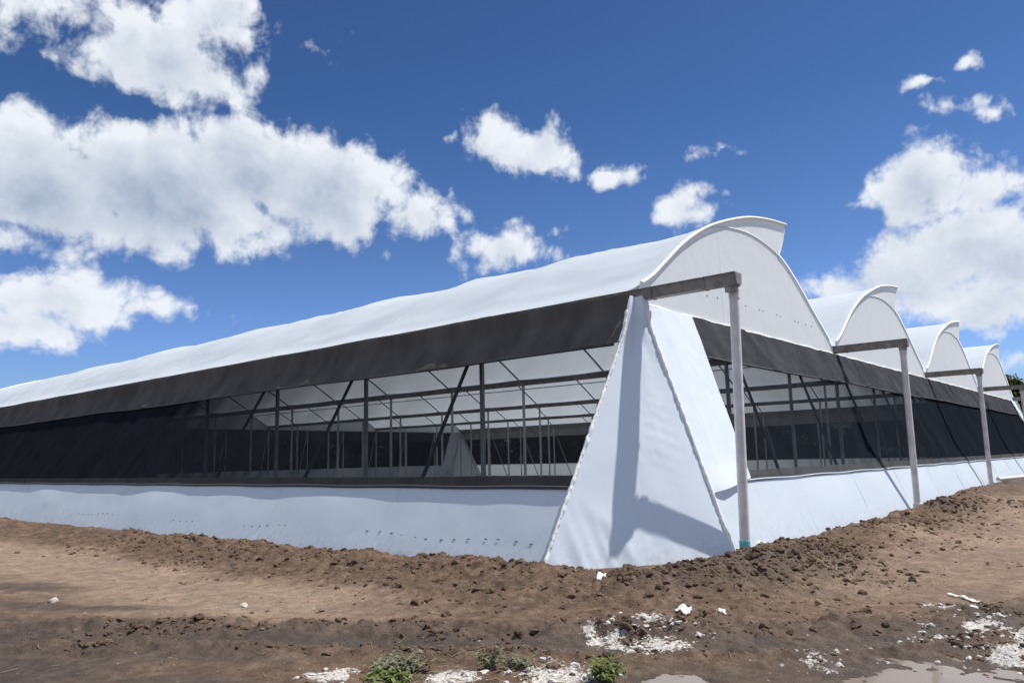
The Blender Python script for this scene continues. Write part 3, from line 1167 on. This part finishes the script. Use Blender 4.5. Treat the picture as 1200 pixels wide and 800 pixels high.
for sd in ('left', 'right', 'front', 'back'):
    o, u, w_, ln, a = side(sd)
    longs = sd in ('left', 'right')
    near = sd in ('left', 'front')
    e0, e1 = (0.0, ln) if longs else (1.22, ln - 1.22)
    per = P if longs else S / 3
    sd_i = {'left': 1, 'right': 2, 'front': 3, 'back': 4}[sd]
    nn = int(ln * (6 if near else 2))
    C_ = lambda c: (lambda s: np.full(np.shape(s), float(c)))
    pleat = lambda s, z: 0.026 * np.abs(fbm(s * 5.5, z * 0.4 + s * 0.2, 2, 60 + sd_i)) * sstep(1.9, 1.1, z)
    sheet_np(sd, e0, e1, C_(ZS + 0.02), C_(3.90 if not longs else 4.0), nn, 14,
             lambda s, z, v: -0.012 + 0.012 * fbm(s * 0.8, z * 0.8, 2, 70 + sd_i) + pleat(s, z), 'net_wall', {'left': M['net_side'], 'front': M['net_end']}.get(sd, M['net_far']))
    # curtain
    ctop = 3.985 if longs else 3.89
    cbot = lambda s: 3.16 + 0.02 * np.cos(s * 2 * PI / (per * 3)) + 0.02 * fbm(s * 0.35, s * 0, 2, 80 + sd_i) - (0.0 if longs else 0.06)
    cut = (lambda s, z, v: 0.035 + 0.045 * fbm(s * 2.2 + z * 3.0, z * 1.2 - s * 0.4, 3, 90 + sd_i) + 0.030 * np.abs(fbm(s * 5 + z * 5, z * 0.8, 2, 95 + sd_i)))
    lift = (lambda s, z, v: cut(s, z, v) + 0.52 * np.maximum(z - 3.70, 0)) if longs else cut
    c0_, c1_ = (e0, e1) if longs else (1.42, ln - 1.42)
    cu = sheet_np(sd, c0_, c1_, cbot, C_(ctop), nn, 16, lift, 'curtain', {'left': M['curtain'], 'front': M['curtain_end']}.get(sd, M['curtain_far']))
    mb = MB()
    npt = int(ln / 0.6)
    mb.tube([wall_pt(sd, c0_ + 0.1 + (c1_ - c0_ - 0.2) * i / npt, float(cbot(np.array([c0_ + 0.1 + (c1_ - c0_ - 0.2) * i / npt]))[0]), 0.03) for i in range(npt + 1)], 0.024, 8)
    mb.build('curtain_bar', M['clip'], cu)
    # hem and its bar
    hm = sheet_np(sd, e0, e1, C_(ZS - 0.03), C_(ZS + 0.15), nn, 3, lambda s, z, v: 0.022 + 0.008 * fbm(s * 3, z * 3, 2, 99 + sd_i), 'net_hem', M['hem'] if longs else M['hem_end'])
    mb = MB()
    mb.tube([wall_pt(sd, e0 + (e1 - e0) * i / npt, ZS - 0.012 + 0.008 * math.sin(i * 1.3), 0.028) for i in range(npt + 1)], 0.026 if longs else 0.012, 8)
    mb.build('hem_bar', M['clip'] if longs else M['skirt'], hm)
    # skirt: slack between the frames
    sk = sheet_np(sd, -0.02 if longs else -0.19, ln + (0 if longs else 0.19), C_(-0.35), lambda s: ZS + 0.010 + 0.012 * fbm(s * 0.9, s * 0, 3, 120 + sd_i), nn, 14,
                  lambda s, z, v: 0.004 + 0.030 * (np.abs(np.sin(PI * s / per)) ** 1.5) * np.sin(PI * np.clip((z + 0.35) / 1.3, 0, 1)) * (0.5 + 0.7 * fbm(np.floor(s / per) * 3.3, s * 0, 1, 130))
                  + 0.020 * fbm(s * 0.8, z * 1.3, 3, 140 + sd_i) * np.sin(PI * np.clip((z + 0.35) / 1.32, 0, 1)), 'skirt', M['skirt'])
    if near:
        for i in range(1, int(ln / per)):
            mb = MB()
            mb.tube([wall_pt(sd, i * per, 0.90 - 1.1 * t_, 0.003) for t_ in (0, 0.5, 1)], 0.005, 6)
            mb.build('seam', M['skirt_seam'], sk)
    if sd == 'left':
        mb = MB()
        mb.box((0, 0, 0), (0.006, 0.055, 0.012), 0, Matrix.Rotation(math.atan2(A_SIDE, H), 3, 'Y'))
        sc0 = None
        for i in range(60):
            s_ = 0.35 + i * 0.30 + random.uniform(-0.05, 0.05)
            q = wall_pt(sd, s_, 0.20 + 0.03 * math.sin(i * 0.7), 0.007)
            if sc0 is None:
                sc0 = mb.build('fixing_clip', M['clip'], sk)
                sc0.location = q
            else:
                clone(sc0, sk, q)


# --- white sheets closing the four corners
def corner_sheet(cx_, cy_, sx, sy, near):
    """triangle between the last leaning struts of two walls; sx, sy point outward"""
    c = Vector((cx_, cy_, 0))

    def edge_l(z):
        t = 1 - z / H
        w_ = sstep(3.2, 4.05, z)
        return c + Vector((sx * (A_SIDE * t + 0.03 + 0.21 * w_), sy * 0.03, z))

    def edge_r(z):
        t = 1 - z / H
        w_ = sstep(3.45, 3.95, z)
        return c + Vector((-sx * 0.0 + sx * (0.25 * t ** 1.1) * (1 - w_) + sx * w_ * 0.03, sy * (A_END * t + 0.03 + 0.16 * w_), z))

    n_ = 64 if near else 16
    mb = MB()
    zt, zb = 4.02, -0.32
    nrm = Vector((sx * A_END, sy * A_SIDE, 1.2)).normalized()

    def fn(u, v):
        z = zt + (zb - zt) * (v ** 0.95)
        l, r_e = edge_l(z), edge_r(z)
        p = l.lerp(r_e, u)
        if near:
            inw = math.sin(PI * u) ** 0.6
            h = 0.0
            # slack pleats running up from the ground near the left edge and the middle
            low = float(sstep(1.1, 0.0, z))
            rdg = max(0.0, 1 - 3.2 * abs(F1(u * 7.5 + 1.7 * z, z * 0.7, 2, 201)))
            rdg2 = max(0.0, 1 - 3.0 * abs(F1(u * 15 + 3.6 * z, z * 0.5 + 3, 2, 203)))
            h += low * 0.034 * rdg * float(sstep(0.62, 0.2, u))
            h += low * 0.016 * rdg2 * float(sstep(0.9, 0.3, u))
            # small sideways creases in the middle right
            mid = math.exp(-((z - 1.9) / 0.8) ** 2) * math.exp(-((u - 0.72) / 0.22) ** 2)
            h += 0.010 * mid * abs(math.sin(z * 17 + u * 9 + 2 * F1(u * 3, z, 2, 5)))
            h += 0.030 * F1(u * 2.2, z * 0.7, 3, 210) * inw
            h += 0.05 * max(0.0, 1 - z / H) * float(sstep(3.6, 2.6, z)) * (u ** 0.35)
            # twisted neck
            h += 0.03 * float(sstep(2.9, 3.6, z)) * math.sin(u * 9 + z * 2)
            # draws in between the two edges
            p = p + nrm * (h * inw)
        return p
    mb.grid(fn, n_, n_)
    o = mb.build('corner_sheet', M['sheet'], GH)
    mb = MB()
    for e in (edge_l, edge_r):
        pts = []
        nn = 90 if near else 12
        for i in range(nn + 1):
            z = 3.75 + (-0.32 - 3.75) * i / nn
            j = 0.006 if near else 0
            pts.append(e(z) + nrm * 0.012 + Vector((random.uniform(-j, j), random.uniform(-j, j), 0)))
        mb.tube(pts, [0.026 + (random.uniform(-0.006, 0.01) if near else 0) for _ in pts], 8)
    mb.build('edge_roll', M['edge'], o)
    if near:
        mb = MB()
        mb.box((0, 0, 0), (0.009, 0.012, 0.009))
        ey0 = None
        for i in range(34):
            q = edge_l(3.3 - i * 0.095) + nrm * 0.030 + Vector((0, 0.010 * sy, 0))
            if ey0 is None:
                ey0 = mb.build('eyelet', M['clip'], o)
                ey0.location = q
            else:
                clone(ey0, o, q)
    # the second white sheet, on the gable wall beside the corner
    mb = MB()

    def fn2(u, v):
        zl, zr = 3.90 + (0.80 - 3.90) * v, 3.90 + (0.985 - 3.90) * v
        z = zl + (zr - zl) * u
        tl = 1 - zl / H
        xl = -0.25 * max(0.0, tl) ** 1.1 - 0.03
        x = xl + (1.68 + (1.27 - 1.68) * v - xl) * u
        t = 1 - z / H
        off = 0.025 + 0.06 * min(1.0, u * 3) + 0.012 * F1(u * 3, v * 6, 3, 220) + 0.006 * abs(math.sin(v * 26 + u * 14)) * float(sstep(0.4, 0.9, v))
        off += 0.05 * float(sstep(0.86, 1.0, v)) * math.sin(PI * min(1, max(0, u * 1.15))) * (0.35 + 0.65 * (u < 0.5) * (1 - 2 * u) + 0.2)
        return c + Vector((-sx * x, sy * (A_END * t + off), z + 0.0))
    mb.grid(fn2, 30 if near else 8, 50 if near else 8)
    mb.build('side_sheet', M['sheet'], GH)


corner_sheet(0, 0, -1, -1, True)
corner_sheet(W, 0, 1, -1, False)
corner_sheet(0, LEN, -1, 1, False)
corner_sheet(W, LEN, 1, 1, False)


# ------------------------------------------------------------------ loose soil, lime rubble, scraps
def clod_mesh(name, spots, mat, seed, flat=0.7):
    bm = bmesh.new()
    bmesh.ops.create_icosphere(bm, subdivisions=2, radius=1.0)
    tv = np.array([v.co[:] for v in bm.verts])
    tf = np.array([[v.index for v in f.verts] for f in bm.faces])
    bm.free()
    rs = np.random.RandomState(seed)
    var = []
    for i in range(14):
        a, b_, c_ = rs.rand(3) * 20
        h = 1 + 0.85 * fbm(tv[:, 0] * 1.3 + a, tv[:, 1] * 1.3 + tv[:, 2] * 1.1 + b_, 3, 300 + i)
        q = tv * h[:, None] * np.array([1, 0.6 + 0.5 * rs.rand(), flat * (0.6 + 0.6 * rs.rand())])
        var.append(q)
    VV, FF = [], []
    nv = len(tv)
    for i, (x, y, z, s) in enumerate(spots):
        q = var[rs.randint(len(var))]
        an = rs.rand() * 2 * PI
        ca, sa = math.cos(an), math.sin(an)
        r = np.stack([q[:, 0] * ca - q[:, 1] * sa, q[:, 0] * sa + q[:, 1] * ca, q[:, 2]], 1) * s
        VV.append(r + np.array([x, y, z - s * 0.10]))
        FF.append(tf + i * nv)
    return np_mesh(name, np.concatenate(VV), np.concatenate(FF), [mat], smooth=False)


M['clod'] = mat_plain('soil_clod', (0.108, 0.073, 0.050), 0.95, 0, 0.5, 9, 0.6, 90, 0.15)
M['dryclod'] = mat_plain('dry_clod', (0.25, 0.19, 0.145), 0.95, 0, 0.4, 8, 0.6, 90, 0.15)
M['lime'] = mat_plain('lime_rubble', (0.50, 0.48, 0.45), 0.9, 0, 0.3, 20, 0.5, 70, 0.2)

rs = np.random.RandomState(11)


def scatter(n_, fn_w, xr, yr, smin, smax, pw=3.0):
    o = []
    while len(o) < n_:
        k = 4000
        x = rs.uniform(*xr, k)
        y = rs.uniform(*yr, k)
        w_ = fn_w(x, y)
        ok = (rs.rand(k) < w_) & (foot_dist(x, y) > 0.05)
        x, y = x[ok], y[ok]
        if len(x) == 0:
            continue
        s = smin + (smax - smin) * rs.rand(len(x)) ** pw
        z = ground_z(x, y)
        o.extend(list(zip(x, y, z, s)))
    return o[:n_]


berm = lambda x, y: sstep(3.0, 0.4, foot_dist(x, y)) * (0.25 + 0.75 * sstep(-0.1, 0.5, fbm(x * 0.8, y * 0.8, 3, 77)))
heapw = lambda x, y: np.clip(sum(np.exp(-((x - hx) / (sx * 1.1)) ** 2 - ((y - hy) / (sy * 1.2)) ** 2) for hx, hy, sx, sy, hh in HEAPS[:5]), 0, 1)
rutw = lambda x, y: np.exp(-((poly_dist(x, y, RUT) - 0.42) / 0.18) ** 2) * sstep(-0.2, 0.4, fbm(x * 1.5, y * 1.5, 2, 78))
limew = lambda x, y: np.clip(sum(np.exp(-((x - a) / (c * 0.9)) ** 2 - ((y - b) / (d * 0.9)) ** 2) for a, b, c, d in LIME), 0, 1) ** 1.5

limew = lambda x, y: np.clip(sum(np.exp(-((x - a) / (c * 0.9)) ** 2 - ((y - b) / (d * 0.9)) ** 2) for a, b, c, d in LIME), 0, 1) ** 1.5
sp_ = scatter(6500, berm, (-7, 14), (-5, 12), 0.006, 0.060, 4.5)
sp_ += scatter(2600, heapw, (-5, 12), (-4, 0), 0.008, 0.060, 3.6)
sp_ += scatter(700, lambda x, y: limew(x, y), (-9, -1.5), (-6.6, 0.5), 0.006, 0.04, 3.5)
sp_ += scatter(1500, rutw, (-9.5, -2), (-6.5, 4), 0.008, 0.045, 3)
sp_ += scatter(1500, lambda x, y: 0.9 * sstep(0.15, 0.6, fbm(x * 1.2, y * 1.2, 3, 177)) * sstep(7, 3, foot_dist(x, y)), (-9.4, 10), (-6.3, 6), 0.004, 0.034, 4)
tag(clod_mesh('soil_clods', sp_, M['clod'], 1), 'loose dark clods of soil strewn over the banked earth', 'soil', None, 'stuff')
sp_ = scatter(1400, lambda x, y: 0.3 + 0 * x, (-9.6, 8), (-6.6, 6), 0.004, 0.020, 4)
tag(clod_mesh('dry_crumbs', sp_, M['dryclod'], 2), 'pale dry crumbs of earth scattered on the track', 'soil', None, 'stuff')
sp_ = scatter(1300, limew, (-9, -1.5), (-6.6, 0.5), 0.004, 0.036, 4.5)
sp_ += scatter(160, lambda x, y: 0.3 + 0 * x, (-8.5, 4), (-6.2, 4), 0.004, 0.014, 3)
tag(clod_mesh('lime_rubble', sp_, M['lime'], 3), 'crumbled white lime rubble spilt on the mud', 'rubble', None, 'stuff')

# scraps of torn white film
M['scrap'] = mat_film('torn_film', (0.80, 0.80, 0.78), 0.15, bump=0.3, dirt=0.3)


def scrap(x, y, ln, wd, rz, label, seed):
    mb = MB()
    c, s = math.cos(rz), math.sin(rz)

    def fn(u, v):
        lx = (u - 0.5) * ln
        wv = wd * (0.55 + 0.6 * abs(F1(u * 4, seed, 2, seed)))
        ly = (v - 0.5) * wv + 0.25 * wd * F1(u * 2, 3, 2, seed + 4)
        wx, wy = x + lx * c - ly * s, y + lx * s + ly * c
        h = 0.012 + 0.04 * abs(F1(u * 5 + seed, v * 3, 2, seed + 9)) * (wd / 0.1)
        return (wx, wy, gz(wx, wy) + h)
    mb.grid(fn, 14, 6)
    o = mb.build('film_scrap', M['scrap'], None, (x, y, gz(x, y)))
    tag(o, label, 'plastic scrap', 'scraps of white film lying on the soil')


scrap(-3.22, -1.28, 0.34, 0.07, 0.35, 'narrow curled strip of white film on the dark bank below the corner sheet', 3)
scrap(-2.35, -1.45, 0.24, 0.09, -0.6, 'crumpled bit of white film tucked against the foot of the corner sheet', 5)
scrap(-4.05, -2.80, 0.17, 0.14, 0.9, 'white film lump standing up beside the lime patch under the corner', 8)
scrap(-3.75, -3.05, 0.13, 0.09, 0.2, 'small folded white scrap right of the lime patch, on open soil', 12)
scrap(0.25, -1.85, 0.42, 0.08, -0.1, 'flat white offcut lying beside the foot of the nearest downpipe', 15)
scrap(-1.55, -4.75, 0.50, 0.06, 0.75, 'long thin white strip at the far right, beyond the lime patches', 19)

# stones
M['stone'] = mat_plain('pale_stone', (0.42, 0.38, 0.34), 0.85, 0, 0.25, 14, 0.4, 60)


def stone(x, y, s, label, mat, seed):
    o = clod_mesh('stone', [(0, 0, 0, s)], mat, seed, 0.8)
    o.location = (x, y, gz(x, y) + s * 0.25)
    for p in o.data.polygons:
        p.use_smooth = True
    tag(o, label, 'stone', 'loose stones on the track')


stone(-7.35, 4.0, 0.055, 'pale stone alone on the dry track at the far left', M['stone'], 31)
stone(-6.1, 1.75, 0.050, 'pale stone in the middle of the dry track left of centre', M['stone'], 34)
stone(-7.55, 0.72, 0.045, 'yellowish flat stone at the edge of the dark rut on the left', M['dryclod'], 37)
stone(-2.75, -3.65, 0.05, 'brown stone on the open soil right of the nearest downpipe', M['dryclod'], 39)

# white pipe lying at the third downpipe
mb = MB()
b3 = base[2]
zb = gz(b3[0] + 0.7, b3[1] - 0.45) + 0.07
mb.tube([(b3[0] + 0.12, b3[1] - 0.22, zb), (b3[0] + 2.3, b3[1] - 0.75, zb + 0.02)], 0.06, 14)
mb.tube([(b3[0] + 0.08, b3[1] - 0.21, zb), (b3[0] + 0.30, b3[1] - 0.263, zb)], 0.072, 14)
tag(mb.build('drain_pipe', M['white_pvc'], None, (b3[0] + 0.12, b3[1] - 0.22, zb)), 'white drain pipe lying on the soil at the foot of the third downpipe', 'pipe')


# ------------------------------------------------------------------ weeds on the rubble
def leaf_mat(name, c1, c2):
    m, N, L = new_mat(name)
    t = ntex(N, L, 14, 3)
    c = ramp(N, L, t.outputs[0], [(0.3, c1), (0.7, c2)])
    d = N.new('ShaderNodeBsdfDiffuse')
    tr = N.new('ShaderNodeBsdfTranslucent')
    L.new(c, d.inputs[0])
    L.new(c, tr.inputs[0])
    mx = N.new('ShaderNodeMixShader')
    mx.inputs[0].default_value = 0.35
    L.new(d.outputs[0], mx.inputs[1])
    L.new(tr.outputs[0], mx.inputs[2])
    out(m, mx.outputs[0])
    return m


M['weed'] = leaf_mat('weed_green', (0.08, 0.12, 0.035), (0.25, 0.29, 0.11))
M['weed2'] = leaf_mat('weed_grey_green', (0.09, 0.105, 0.055), (0.33, 0.34, 0.24))
M['dry'] = leaf_mat('dry_stem', (0.30, 0.26, 0.17), (0.48, 0.42, 0.30))
M['tree'] = leaf_mat('tree_leaf', (0.05, 0.065, 0.018), (0.12, 0.13, 0.035))
M['tree2'] = leaf_mat('far_leaf', (0.02, 0.03, 0.012), (0.05, 0.06, 0.02))
M['bark'] = mat_plain('bark', (0.16, 0.12, 0.09), 0.9, 0, 0.3, 8, 0.6, 20)


def leaf(mb, p, d, ln, wd, droop, rnd, mi=0):
    d = d.normalized()
    sd_ = d.cross(Vector((0, 0, 1)))
    if sd_.length < 0.05:
        sd_ = Vector((1, 0, 0))
    sd_.normalize()
    up = sd_.cross(d)
    vs = []
    for i, w_ in enumerate((0.25, 0.9, 0.75, 0.05)):
        t = i / 3
        c = p + d * (ln * t) + Vector((0, 0, -droop * ln * t * t))
        vs += [c - sd_ * (wd * w_ / 2) + up * (wd * 0.15), c, c + sd_ * (wd * w_ / 2) + up * (wd * 0.15)]
    fs = []
    for i in range(3):
        a = i * 3
        fs += [(a, a + 1, a + 4, a + 3), (a + 1, a + 2, a + 5, a + 4)]
    mb.add(vs, fs, mi, True)


def weed(x, y, rad, ht, nl, mat, label, lsz=0.06, flat=False):
    z0 = gz(x, y)
    t = empty('weed', (x, y, z0))
    tag(t, label, 'weed', 'weeds on the rubble in the foreground')
    st, lf = MB(), MB()
    for i in range(max(5, nl // 9)):
        a = random.uniform(0, 2 * PI)
        rr = rad * random.uniform(0.25, 1)
        tip = Vector((math.cos(a) * rr, math.sin(a) * rr, ht * random.uniform(0.45, 1)))
        mid = tip * 0.5 + Vector((0, 0, ht * 0.18))
        st.tube([(0, 0, -0.02), mid, tip], [0.005, 0.004, 0.002], 5)
        for j in range(9):
            u = 0.3 + 0.7 * j / 8
            p = mid * (2 * u * (1 - u)) + tip * (u * u)
            d = Vector((random.gauss(0, 1), random.gauss(0, 1), random.uniform(-0.2, 0.8)))
            leaf(lf, p, d, lsz * random.uniform(0.6, 1.4), lsz * random.uniform(0.35, 0.6), random.uniform(0.1, 0.7), None)
    st.build('stem', M['dry'], t)
    lf.build('foliage', mat, t)


weed(-6.95, -1.95, 0.30, 0.10, 420, M['weed2'], 'wide low grey-green weed, left of the clump in the foreground', 0.055)
weed(-7.20, -2.15, 0.20, 0.07, 240, M['weed'], 'bright green weed at the bottom edge left of the rubble', 0.06)
weed(-6.55, -2.50, 0.11, 0.15, 90, M['weed2'], 'small upright weed with a dry head between the two low weeds', 0.05)
weed(-6.45, -2.72, 0.17, 0.10, 150, M['weed2'], 'thin grey-green weed just left of the white rubble', 0.045)
weed(-6.32, -3.42, 0.19, 0.15, 300, M['weed'], 'bushy green weed right of the white rubble beside the pale puddle', 0.055)


# straw and dry stalks trodden into the soil
st = MB()
rnd = random.Random(21)
for i in range(420):
    if i < 150:
        x, y = -6.7 + rnd.gauss(0, 0.5), -2.5 + rnd.gauss(0, 0.6)
    else:
        x, y = rnd.uniform(-9.2, 3), rnd.uniform(-5.8, 4)
    if float(foot_dist(np.array([x]), np.array([y]))[0]) < 0.2:
        continue
    a = rnd.uniform(0, 2 * PI)
    l_ = rnd.uniform(0.03, 0.13)
    x2, y2 = x + math.cos(a) * l_, y + math.sin(a) * l_
    xm, ym = (x + x2) / 2 + rnd.gauss(0, 0.006), (y + y2) / 2 + rnd.gauss(0, 0.006)
    st.tube([(x, y, gz(x, y) + 0.006), (xm, ym, gz(xm, ym) + 0.012), (x2, y2, gz(x2, y2) + 0.008 + rnd.random() * 0.015)], rnd.uniform(0.0015, 0.0035), 5)
tag(st.build('straw', M['dry']), 'bits of straw and dry stalks trodden into the soil', 'straw', None, 'stuff')

# ------------------------------------------------------------------ trees
def tree(x, y, h, r, label, mat, nleaf, seed, size):
    rnd = random.Random(seed)
    z0 = gz(x, y)
    t = empty('broadleaf_tree', (x, y, z0))
    tag(t, label, 'tree')
    tr, cr = MB(), MB()
    tr.tube([(0, 0, -0.3), (0.1, 0.05, h * 0.3), (0.0, 0.1, h * 0.75)], [0.22, 0.16, 0.05], 9)
    cents = []
    for i in range(22):
        a = rnd.uniform(0, 2 * PI)
        zz = h * rnd.uniform(0.22, 0.98)
        k = math.sin(PI * min(0.97, max(0.12, zz / h))) ** 0.6
        rr = r * k * rnd.uniform(0.2, 0.95)
        c = Vector((math.cos(a) * rr, math.sin(a) * rr, zz))
        cents.append((c, r * rnd.uniform(0.22, 0.42)))
        tr.tube([(0, 0, zz * 0.6), c * 0.6 + Vector((0, 0, zz * 0.35)), c], [0.06, 0.04, 0.015], 6)
    for i in range(nleaf):
        c, cr_ = rnd.choice(cents)
        d = Vector((rnd.gauss(0, 1), rnd.gauss(0, 1), rnd.gauss(0, 0.8))).normalized() * (cr_ * rnd.random() ** 0.5)
        leaf(cr, c + d, Vector((rnd.gauss(0, 1), rnd.gauss(0, 1), rnd.gauss(0, 0.7))), size * rnd.uniform(0.6, 1.3), size * rnd.uniform(0.4, 0.7), 0.3, None)
    tr.build('trunk', M['bark'], t)
    cr.build('crown', mat, t)


tree(58.0, 2.2, 6.6, 2.4, 'olive green tree standing behind the far right end of the greenhouse', M['tree'], 3800, 5, 0.34)

# dense belt of trees beyond the far long wall, seen only as darkness through the nets
rnd = random.Random(9)
tb = MB()
for i in range(9500):
    yy = rnd.uniform(7, 62)
    xx = 47 + rnd.uniform(0, 5) + 1.5 * math.sin(yy * 0.5)
    zz = (rnd.random() ** 0.8) * (4.2 + 0.9 * math.sin(yy * 0.9) + 0.7 * math.sin(yy * 0.37)) - 0.2
    if i % 5 < 2:
        xx, yy = rnd.uniform(8, 50), LEN + 8 + rnd.uniform(0, 4)
    leaf(tb, Vector((xx, yy, zz)), Vector((rnd.gauss(0, 1), rnd.gauss(0, 1), rnd.gauss(0, 0.6))), rnd.uniform(0.7, 1.3), rnd.uniform(0.5, 0.9), 0.3, None)
tag(tb.build('tree_belt', M['tree2']), 'dark belt of trees behind the greenhouse, glimpsed through its nets', 'trees', None, 'stuff')
